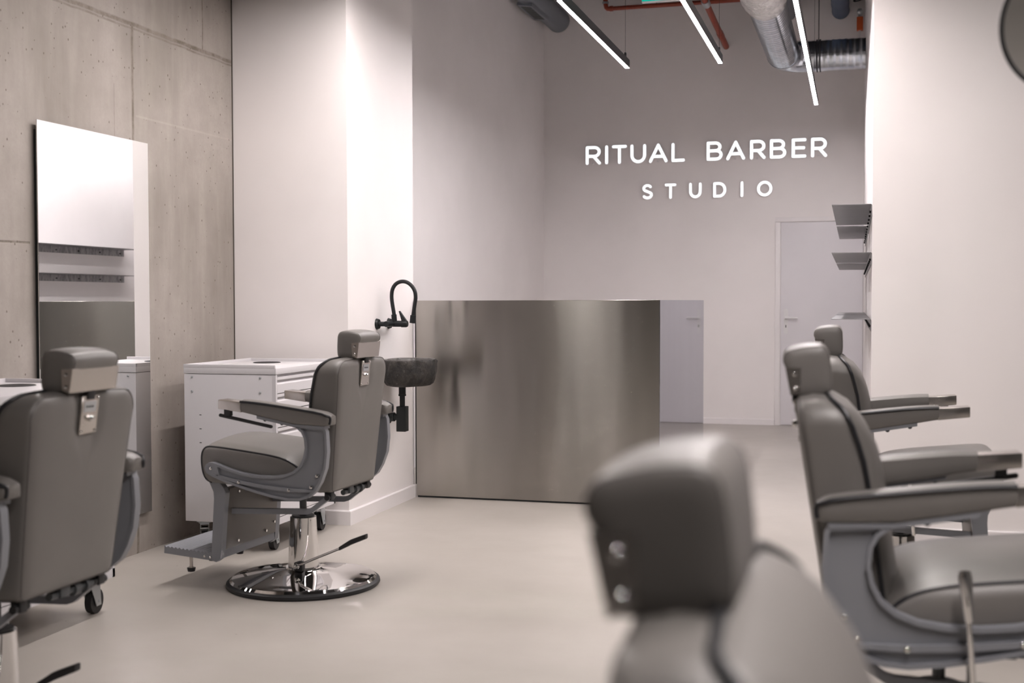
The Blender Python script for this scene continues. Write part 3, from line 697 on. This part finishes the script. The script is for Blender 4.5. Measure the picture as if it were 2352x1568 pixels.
# drain trap
r = empty('drain_trap', (XC + 0.115, 6.86, 0.475), 'matt black bottle trap hanging under the stone basin', 'drain')
MB().cyl((0, 0, 0.14), (0, 0, 0.284), 0.016, 20).cyl((0, 0, 0.215), (0, 0, 0.284), 0.021, 20).cyl((0, 0, 0.212), (0, 0, 0.222), 0.023, 20).build('tail_pipe', 'blackmatte', r)
MB().box(-0.029, 0.029, -0.029, 0.029, 0.0, 0.150, 0.003).build('trap_body', 'blackmatte', r)
MB().cyl((-0.03, 0, 0.085), (-0.075, 0, 0.085), 0.020, 20).cyl((-0.05, 0, 0.085), (-0.072, 0, 0.085), 0.027, 20).cyl((-0.08, 0, 0.085), (-0.115, 0, 0.085), 0.040, 26, 0.030).cyl((-0.06, 0, 0.085), (-0.1, 0, 0.085), 0.018, 20).build('wall_outlet', 'blackmatte', r)

# ------------------------------------------------------------------ steel reception counter (L shaped)
r = empty('reception_counter', (-1.9, 8.0, 0), 'brushed stainless steel reception counter below the lit sign', 'counter')
ox, oy = 1.9, -8.0
CX0, CX1, CY0, CY1, CH_ = -2.735, -1.172, 7.348, 9.45, 1.256
b = MB().box(CX0 + ox, CX1 + ox - 0.004, CY0 + oy, CY0 + oy + 0.004, 0.012, CH_, 0.001, 1); b.build('front_panel', 'steel', r, smooth=False)
b = MB().box(CX1 + ox - 0.004, CX1 + ox, CY0 + oy, CY1 + oy, 0.012, CH_, 0.0008, 1); b.build('side_panel', 'steel_side', r, smooth=False)
Lp = [(CX0, CY0 + 0.004), (CX1 - 0.004, CY0 + 0.004), (CX1 - 0.004, CY1), (CX1 - 0.60, CY1), (CX1 - 0.60, CY0 + 0.62), (CX0, CY0 + 0.62)]
MB().prism([(x + ox, y + oy) for x, y in Lp], CH_ - 0.03, CH_ - 0.0005, axis=2).build('counter_top', 'steel_top', r, smooth=False)
MB().prism([(x + ox, y + oy) for x, y in [(CX0 + 0.001, CY0 + 0.02), (CX1 - 0.02, CY0 + 0.02), (CX1 - 0.02, CY1 - 0.02), (CX1 - 0.10, CY1 - 0.02), (CX1 - 0.10, CY0 + 0.10), (CX0 + 0.001, CY0 + 0.10)]], 0.0, CH_ - 0.03, axis=2).build('carcass', 'frame_dark', r, smooth=False)
MB().box(CX0 + ox - 0.006, CX0 + ox, CY0 + oy - 0.002, CY0 + oy + 0.05, 0.085, CH_).build('edge_gasket', 'black', r, smooth=False)

# ------------------------------------------------------------------ steel shelves on the partition side
def px(y): return PX0 + (PX1 - PX0) * (y - YR) / (YB - YR)
names = {0: 'top', 1: 'middle', 2: 'lowest'}
for lv, z in enumerate((1.752, 1.500, 1.150)):
    for k, (y0, y1) in enumerate(((6.70, 8.50), (8.67, 10.42))):
        x = px((y0 + y1) / 2)
        rt = empty('wall_shelf', (x, (y0 + y1) / 2, z), '%s raw steel angle shelf on the %s stretch of the partition by the door' % (names[lv], ('nearer', 'farther')[k]), 'shelf', 'raw steel wall shelves', rz=math.atan2(-(PX1 - PX0), (YB - YR)))
        L = (y1 - y0) / 2; D = 0.205
        prof = [(-D, 0.0), (-D, 0.003), (-0.006, 0.003), (-0.001, -0.002), (-0.001, -0.062), (-0.004, -0.062), (-0.004, -0.004), (-0.007, 0.0)]
        MB().prism(prof, -L, L, axis=1).build('angle_sheet', 'shelf', rt, smooth=False)
        for i in range(6):
            y = -L + 0.07 + (2 * L - 0.14) * i / 5
            MB().cyl((-0.004, y, -0.035), (-0.014, y, -0.035), 0.0065, 6).build('screw', 'black', rt, smooth=False)

# ------------------------------------------------------------------ illuminated lettering
def arc_pts(cx, cy, rx, ry, a0, a1, n=18): return [(cx + rx * cos(rad(a0 + (a1 - a0) * i / n)), cy + ry * sin(rad(a0 + (a1 - a0) * i / n))) for i in range(n + 1)]
GLY = {
 'R': [[(0, 0), (0, 1)], [(0, 1), (0.58, 1)] + arc_pts(0.58, 0.72, 0.40, 0.28, 90, -90) + [(0, 0.44)], [(0.52, 0.44), (1, 0)]],
 'I': [[(0.5, 0), (0.5, 1)]],
 'T': [[(0, 1), (1, 1)], [(0.5, 1), (0.5, 0)]],
 'U': [[(0, 1), (0, 0.42)] + arc_pts(0.5, 0.42, 0.5, 0.42, 180, 360) + [(1, 1)]],
 'A': [[(0, 0), (0.5, 1), (1, 0)], [(0.18, 0.29), (0.82, 0.29)]],
 'L': [[(0, 1), (0, 0), (1, 0)]],
 'B': [[(0, 0), (0, 1)], [(0, 1), (0.55, 1)] + arc_pts(0.55, 0.76, 0.36, 0.24, 90, -90) + [(0, 0.52)], [(0.55, 0.52)] + arc_pts(0.62, 0.26, 0.38, 0.26, 90, -90) + [(0, 0)]],
 'E': [[(1, 1), (0, 1), (0, 0), (1, 0)], [(0, 0.51), (0.9, 0.51)]],
 'S': [arc_pts(0.5, 0.745, 0.46, 0.255, 35, 190, 14) + [(0.16, 0.60), (0.5, 0.51), (0.88, 0.40)] + arc_pts(0.5, 0.265, 0.5, 0.265, 15, -145, 14)],
 'D': [[(0, 0), (0, 1), (0.42, 1)] + arc_pts(0.42, 0.5, 0.58, 0.5, 90, -90, 22) + [(0, 0)]],
 'O': [arc_pts(0.5, 0.5, 0.5, 0.5, 0, 360, 48)],
}
def glyph(ch, w, h, s, depth):
    b = MB(); idx = 0
    for line in GLY[ch]:
        P = [Vector((s / 2 + x * (w - s), s / 2 + y * (h - s))) for x, y in line]
        P = [p for i, p in enumerate(P) if i == 0 or (p - P[i - 1]).length > 1e-6]
        pieces = [[P[0]]]
        for i in range(1, len(P)):
            pieces[-1].append(P[i])
            if i < len(P) - 1 and (P[i] - P[i - 1]).angle(P[i + 1] - P[i]) > 0.7: pieces.append([P[i]])
        for Q in pieces:
            dp = depth + 0.0004 * idx; idx += 1
            closed = len(Q) > 10 and (Q[0] - Q[-1]).length < 1e-4
            if closed: Q = Q[:-1]
            n = len(Q); left, right = [], []
            for i in range(n):
                a = Q[i - 1] if (i or closed) else Q[i]; c = Q[(i + 1) % n] if (i < n - 1 or closed) else Q[i]
                t = (c - a).normalized(); nrm = Vector((-t.y, t.x))
                left.append(Q[i] + nrm * s / 2); right.append(Q[i] - nrm * s / 2)
            if closed:
                b.ringprism([tuple(p) for p in left] + [tuple(left[0])], [tuple(p) for p in right] + [tuple(right[0])], 0, -dp, 1)
                continue
            def cap(p, d):
                a0 = math.atan2(d.y, d.x) + pi / 2
                return [(p.x + s / 2 * cos(a0 - pi * k / 12), p.y + s / 2 * sin(a0 - pi * k / 12)) for k in range(1, 12)]
            poly = [tuple(p) for p in left] + cap(Q[-1], (Q[-1] - Q[-2]).normalized()) + [tuple(p) for p in right[::-1]] + cap(Q[0], (Q[0] - Q[1]).normalized())
            b.prism(poly, 0, -dp, 1)
    return b
def sx(zx): return -2.778 + (zx - 203) / (1866 - 203) * 2.430 + 0.00001 * (zx - 203) * (1866 - zx) * 0.0045
ROW1 = [('R', 203, 308, 'first letter, starting the upper sign row'), ('I', 337, 358, 'between R and T in the upper sign row'), ('T', 385, 487, 'in the first word of the upper sign row'), ('U', 512, 620, 'between T and A in the upper sign row'), ('A', 640, 768, 'before the L in the upper sign row'), ('L', 795, 887, 'ending the first word of the upper sign row'), ('B', 1037, 1147, 'starting the second word of the upper sign row'), ('A', 1172, 1302, 'after the first B in the upper sign row'), ('R', 1335, 1443, 'between A and B in the upper sign row'), ('B', 1472, 1585, 'just before the E in the upper sign row'), ('E', 1622, 1723, 'next to last in the upper sign row'), ('R', 1755, 1866, 'last letter of the upper sign row')]
ROW2 = [('S', 593, 666, 'first letter of the lower sign row'), ('T', 750, 828, 'second letter of the lower sign row'), ('U', 917, 1003, 'third letter of the lower sign row'), ('D', 1083, 1173, 'in the lower sign row between U and I'), ('I', 1271, 1291, 'in the lower sign row before the O'), ('O', 1385, 1490, 'round last letter of the lower sign row')]
for row, zb, h, s, g in ((ROW1, 2.664, 0.192, 0.031, 'glowing letters of the upper sign row'), (ROW2, 2.292, 0.154, 0.027, 'glowing letters of the lower sign row')):
    for ch, a, c, where in row:
        x0, x1 = sx(a), sx(c)
        o = glyph(ch, x1 - x0, h, s, 0.016).build('sign_letter', 'letter', angle=30, weld=False)
        o.data.materials.append(M['letter_side'])
        for p in o.data.polygons:
            if p.normal.y > -0.5: p.material_index = 1
        o.location = (x0, YB - 0.022, zb)
        tag(o, 'glowing white letter %s, %s' % (ch, where), 'sign letter', g)
        MB().box(0.45 * (x1 - x0) - 0.008, 0.45 * (x1 - x0) + 0.008, 0.0, 0.0215, s * 0.25, s * 0.75).build('standoff', 'white_plastic', o, smooth=False)

# ------------------------------------------------------------------ services under the ceiling
def ribbed(path_fn, n, r0, ridge, every, seg=36):
    rings = []
    for i in range(n + 1):
        c, u, v = path_fn(i / n); rr = r0 + (ridge if i % every == 0 else 0)
        rings.append([c + (u * cos(2 * pi * k / seg) + v * sin(2 * pi * k / seg)) * rr for k in range(seg)])
    return rings
DXc, DZc, DR = -0.690, 3.420, 0.134
r = empty('spiral_duct', (DXc, 11.3, DZc), 'silver spiral ventilation duct with an elbow, beside the lit pendant', 'duct')
def run_y(y0, y1):
    return lambda t: (Vector((0, y0 + (y1 - y0) * t, 0)), Vector((1, 0, 0)), Vector((0, 0, 1)))
n = 30 * 3
MB().quadgrid(ribbed(run_y(-2.3, -0.20), n, DR, 0.007, 3)).build('duct_run', 'spiral', r, angle=70)
def run_x(x0, x1): return lambda t: (Vector((x0 + (x1 - x0) * t, 0, 0)), Vector((0, 1, 0)), Vector((0, 0, 1)))
MB().quadgrid(ribbed(run_x(0.20, -DXc + px(11.3) - 0.002), 9 * 3, DR, 0.0025, 3)).build('duct_branch', 'spiral', r, angle=70)
def elbow(t):
    a = t * pi / 2; R0 = 0.20
    return (Vector((R0 - R0 * cos(a), -R0 + R0 * sin(a), 0)), Vector((cos(a), -sin(a), 0)), Vector((0, 0, 1)))
b = MB().quadgrid(ribbed(elbow, 4, DR + 0.003, 0.0, 1), True)
b.quadgrid([[(Vector((0, -0.235 + dy, 0)) + (Vector((1, 0, 0)) * cos(2 * pi * k / 36) + Vector((0, 0, 1)) * sin(2 * pi * k / 36)) * q) for k in range(36)] for dy, q in ((0, DR), (0, DR + 0.008), (0.03, DR + 0.008), (0.03, DR))])
b.build('elbow', 'spiral', r, angle=15)
rings = []
for i in range(60):
    y = -5.0 + 2.85 * i / 59; q = DR + 0.028 + 0.006 * sin(i * 2.1) + 0.004 * sin(i * 5.3)
    if i > 54: q -= (i - 54) * 0.004
    rings.append([Vector((cos(2 * pi * k / 48) * (q + 0.004 * sin(k * 2.7 + i)), y, sin(2 * pi * k / 48) * (q + 0.004 * sin(k * 3.9 + i * 1.7)))) for k in range(48)])
MB().quadgrid(rings, True, 'ngon', 'ngon').build('foil_wrap', 'foil', r, angle=20)
b = MB()
for dx in (0.280, 0.307):
    b.quadgrid([[(dx + e, cos(2 * pi * k / 36) * q, sin(2 * pi * k / 36) * q) for k in range(36)] for e, q in ((0, DR + 0.002), (0, DR + 0.009), (0.012, DR + 0.009), (0.012, DR + 0.002))])
b.cyl((0.299, 0, DR), (0.299, 0, ZC - DZc), 0.004, 8)
b.build('hanger', 'profile', r)

def side_duct(x, z, rr, y0, y1, m, label, grills=()):
    rt = empty('ventilation_duct', (x, (y0 + y1) / 2, z), label, 'duct')
    L = (y1 - y0) / 2; N = 40
    MB().quadgrid([[(cos(2 * pi * k / 32) * q, -L + 2 * L * i / N, sin(2 * pi * k / 32) * q) for k in range(32)] for i in range(N + 1) for q in [rr + (0.003 if i % 4 == 0 else 0)]], True, 'ngon', 'ngon').build('duct_tube', m, rt, angle=70)
    for gy in grills:
        a0 = rad(262); u = Vector((-sin(a0), 0, cos(a0))); c = Vector((cos(a0) * (rr + 0.004), gy - (y0 + y1) / 2, sin(a0) * (rr + 0.004)))
        nrm = Vector((cos(a0), 0, sin(a0)))
        mt = Matrix(((u.x, 0, nrm.x, c.x), (u.y, 1, nrm.y, c.y), (u.z, 0, nrm.z, c.z), (0, 0, 0, 1)))
        g = MB().box(-0.075, 0.075, -0.32, 0.32, -0.02, 0.012, 0.002, 1, mt).build('grille', m, rt)
        s_ = MB()
        for i in range(6): s_.box(-0.05, 0.05, -0.27 + i * 0.09, -0.27 + i * 0.09 + 0.075, 0.010, 0.0135, 0, 1, mt)
        s_.build('grille_slots', 'trolley_in', g, smooth=False)
    return rt
side_duct(-3.062, 4.160, 0.118, 7.2, 12.50, 'greyduct', 'dull grey duct with slotted grilles along the top of the left reception wall', (11.55, 9.9))
side_duct(-0.735, 4.115, 0.088, 9.6, YB - 0.003, 'greyduct', 'short grey duct entering the back wall behind the silver duct')
side_duct(-0.228, 4.092, 0.082, 9.6, YB - 0.003, 'bluepipe', 'dark blue-grey pipe entering the back wall near the partition')

r = empty('sprinkler_pipe', (-1.8, 12.40, 4.225), 'horizontal red sprinkler pipe along the top of the back wall', 'pipe')
MB().tube([(-0.70, 0, 0), (1.3, 0, 0)], 0.022, 14).tube([(-0.742, 0, 0.20), (-0.742, 0, 0.05), (-0.735, 0, 0.015), (-0.72, 0, 0), (-0.70, 0, 0)], 0.024, 14).cyl((-0.70, 0, 0), (-0.665, 0, 0), 0.028, 14).build('pipe_run', 'red', r)
MB().cyl((-0.742, 0, 0.05), (-0.742, 0, 0.07), 0.033, 14).cyl((-0.742, 0, 0.085), (-0.742, 0, 0.62), 0.012, 10).box(-0.775, -0.71, -0.02, 0.02, 0.095, 0.135, 0.003).build('pipe_clamp', 'zinc', r)
MB().cyl((-0.22, 0, 0.0), (-0.22, 0, ZC - 4.225), 0.003, 6).cyl((0.85, 0, 0.0), (0.85, 0, ZC - 4.225), 0.003, 6).build('hanger_rod', 'profile', r)
r = empty('sprinkler_drop', (-1.36, 12.3, 3.86), 'sloping red sprinkler branch pipe ending on the back wall', 'pipe')
MB().tube([(0.02, 0.262, -0.055), (0.012, 0.10, -0.03), (-0.03, -0.30, 0.07), (-0.17, -1.9, 0.45)], 0.030, 16).cyl((0.0, -0.0, -0.004), (-0.008, -0.08, 0.016), 0.034, 16).build('branch_pipe', 'red', r)
MB().cyl((-0.062, -0.66, 0.155), (-0.069, -0.75, 0.178), 0.038, 16).tube([(-0.06, -0.70, 0.20), (-0.06, -0.70, ZC - 3.86)], 0.004, 8).box(-0.085, -0.035, -0.72, -0.68, 0.19, 0.25, 0.003).build('pipe_hanger', 'zinc', r)

r = empty('exit_sign', (-1.531, 9.6, 3.58), 'green exit sign hanging at the top edge between the pendants', 'exit sign')
MB().box(-0.147, 0.147, -0.02, 0.02, -0.0, 0.17, 0.004).build('sign_case', 'white_plastic', r)
MB().box(-0.144, 0.144, -0.0225, -0.019, 0.007, 0.163).build('sign_face', 'green', r, smooth=False)
MB().cyl((-0.12, 0, 0.16), (-0.12, 0, ZC - 3.58), 0.003, 6).cyl((0.12, 0, 0.16), (0.12, 0, ZC - 3.58), 0.003, 6).build('suspension_rod', 'profile', r)

r = empty('valve_box', (-0.045, 12.44, 3.93), 'small orange valve box with a pale conduit beside the partition', 'valve')
MB().box(-0.03, 0.03, -0.03, 0.03, -0.07, 0.06, 0.006).build('valve_body', 'orange', r)
MB().cyl((0, 0, 0.05), (0, 0, 0.14), 0.02, 12).sphere((0, -0.01, 0.11), 0.03).build('valve_fitting', 'zinc', r)
MB().tube([(0, 0, -0.06), (-0.005, 0, -0.12), (-0.012, 0, -0.16), (-0.03, 0, -0.28), (-0.03, 0.05, -0.34)], 0.010, 10).build('conduit', 'white_plastic', r)
b = MB()
for k in range(4):
    pts = [(-0.06 - 0.02 * k + 0.05 * sin(t * 0.9 + k), 12.3 + 0.03 * k, 4.24 + 0.06 * k - 0.13 * sin(pi * t / 12) - 0.03 * k) for t in range(13)]
    b.tube(pts, 0.006, 8)
o = b.build('cable_loops', 'black'); tag(o, 'loose black cable loops above the orange valve box', 'cable')

# ------------------------------------------------------------------ round mirror at the top right
r = empty('round_mirror', (0.382, 2.5, 1.766), 'round black-rimmed mirror hanging at the upper right edge of the photo', 'mirror')
R0 = 0.134
rimp = []
for k in range(64):
    a = 2 * pi * k / 64; rimp.append((R0 * cos(a), 0, R0 * sin(a)))
MB().tube(rimp, 0.0045, 10, closed=True).build('rim', 'black', r)
MB().cyl((0, 0.006, 0), (0, 0.0, 0), R0, 64).build('mirror_disc', 'mirror', r, angle=30)
MB().cyl((0, 0.02, 0), (0, 0.02, ZC - 1.766), 0.004, 10).cyl((0, 0.02, 0), (0, 0.003, 0), 0.02, 16).build('hanging_rod', 'black', r)
for ch in r.children:
    if not ch.name.startswith('hanging'): ch.rotation_euler = (rad(17), 0, 0)
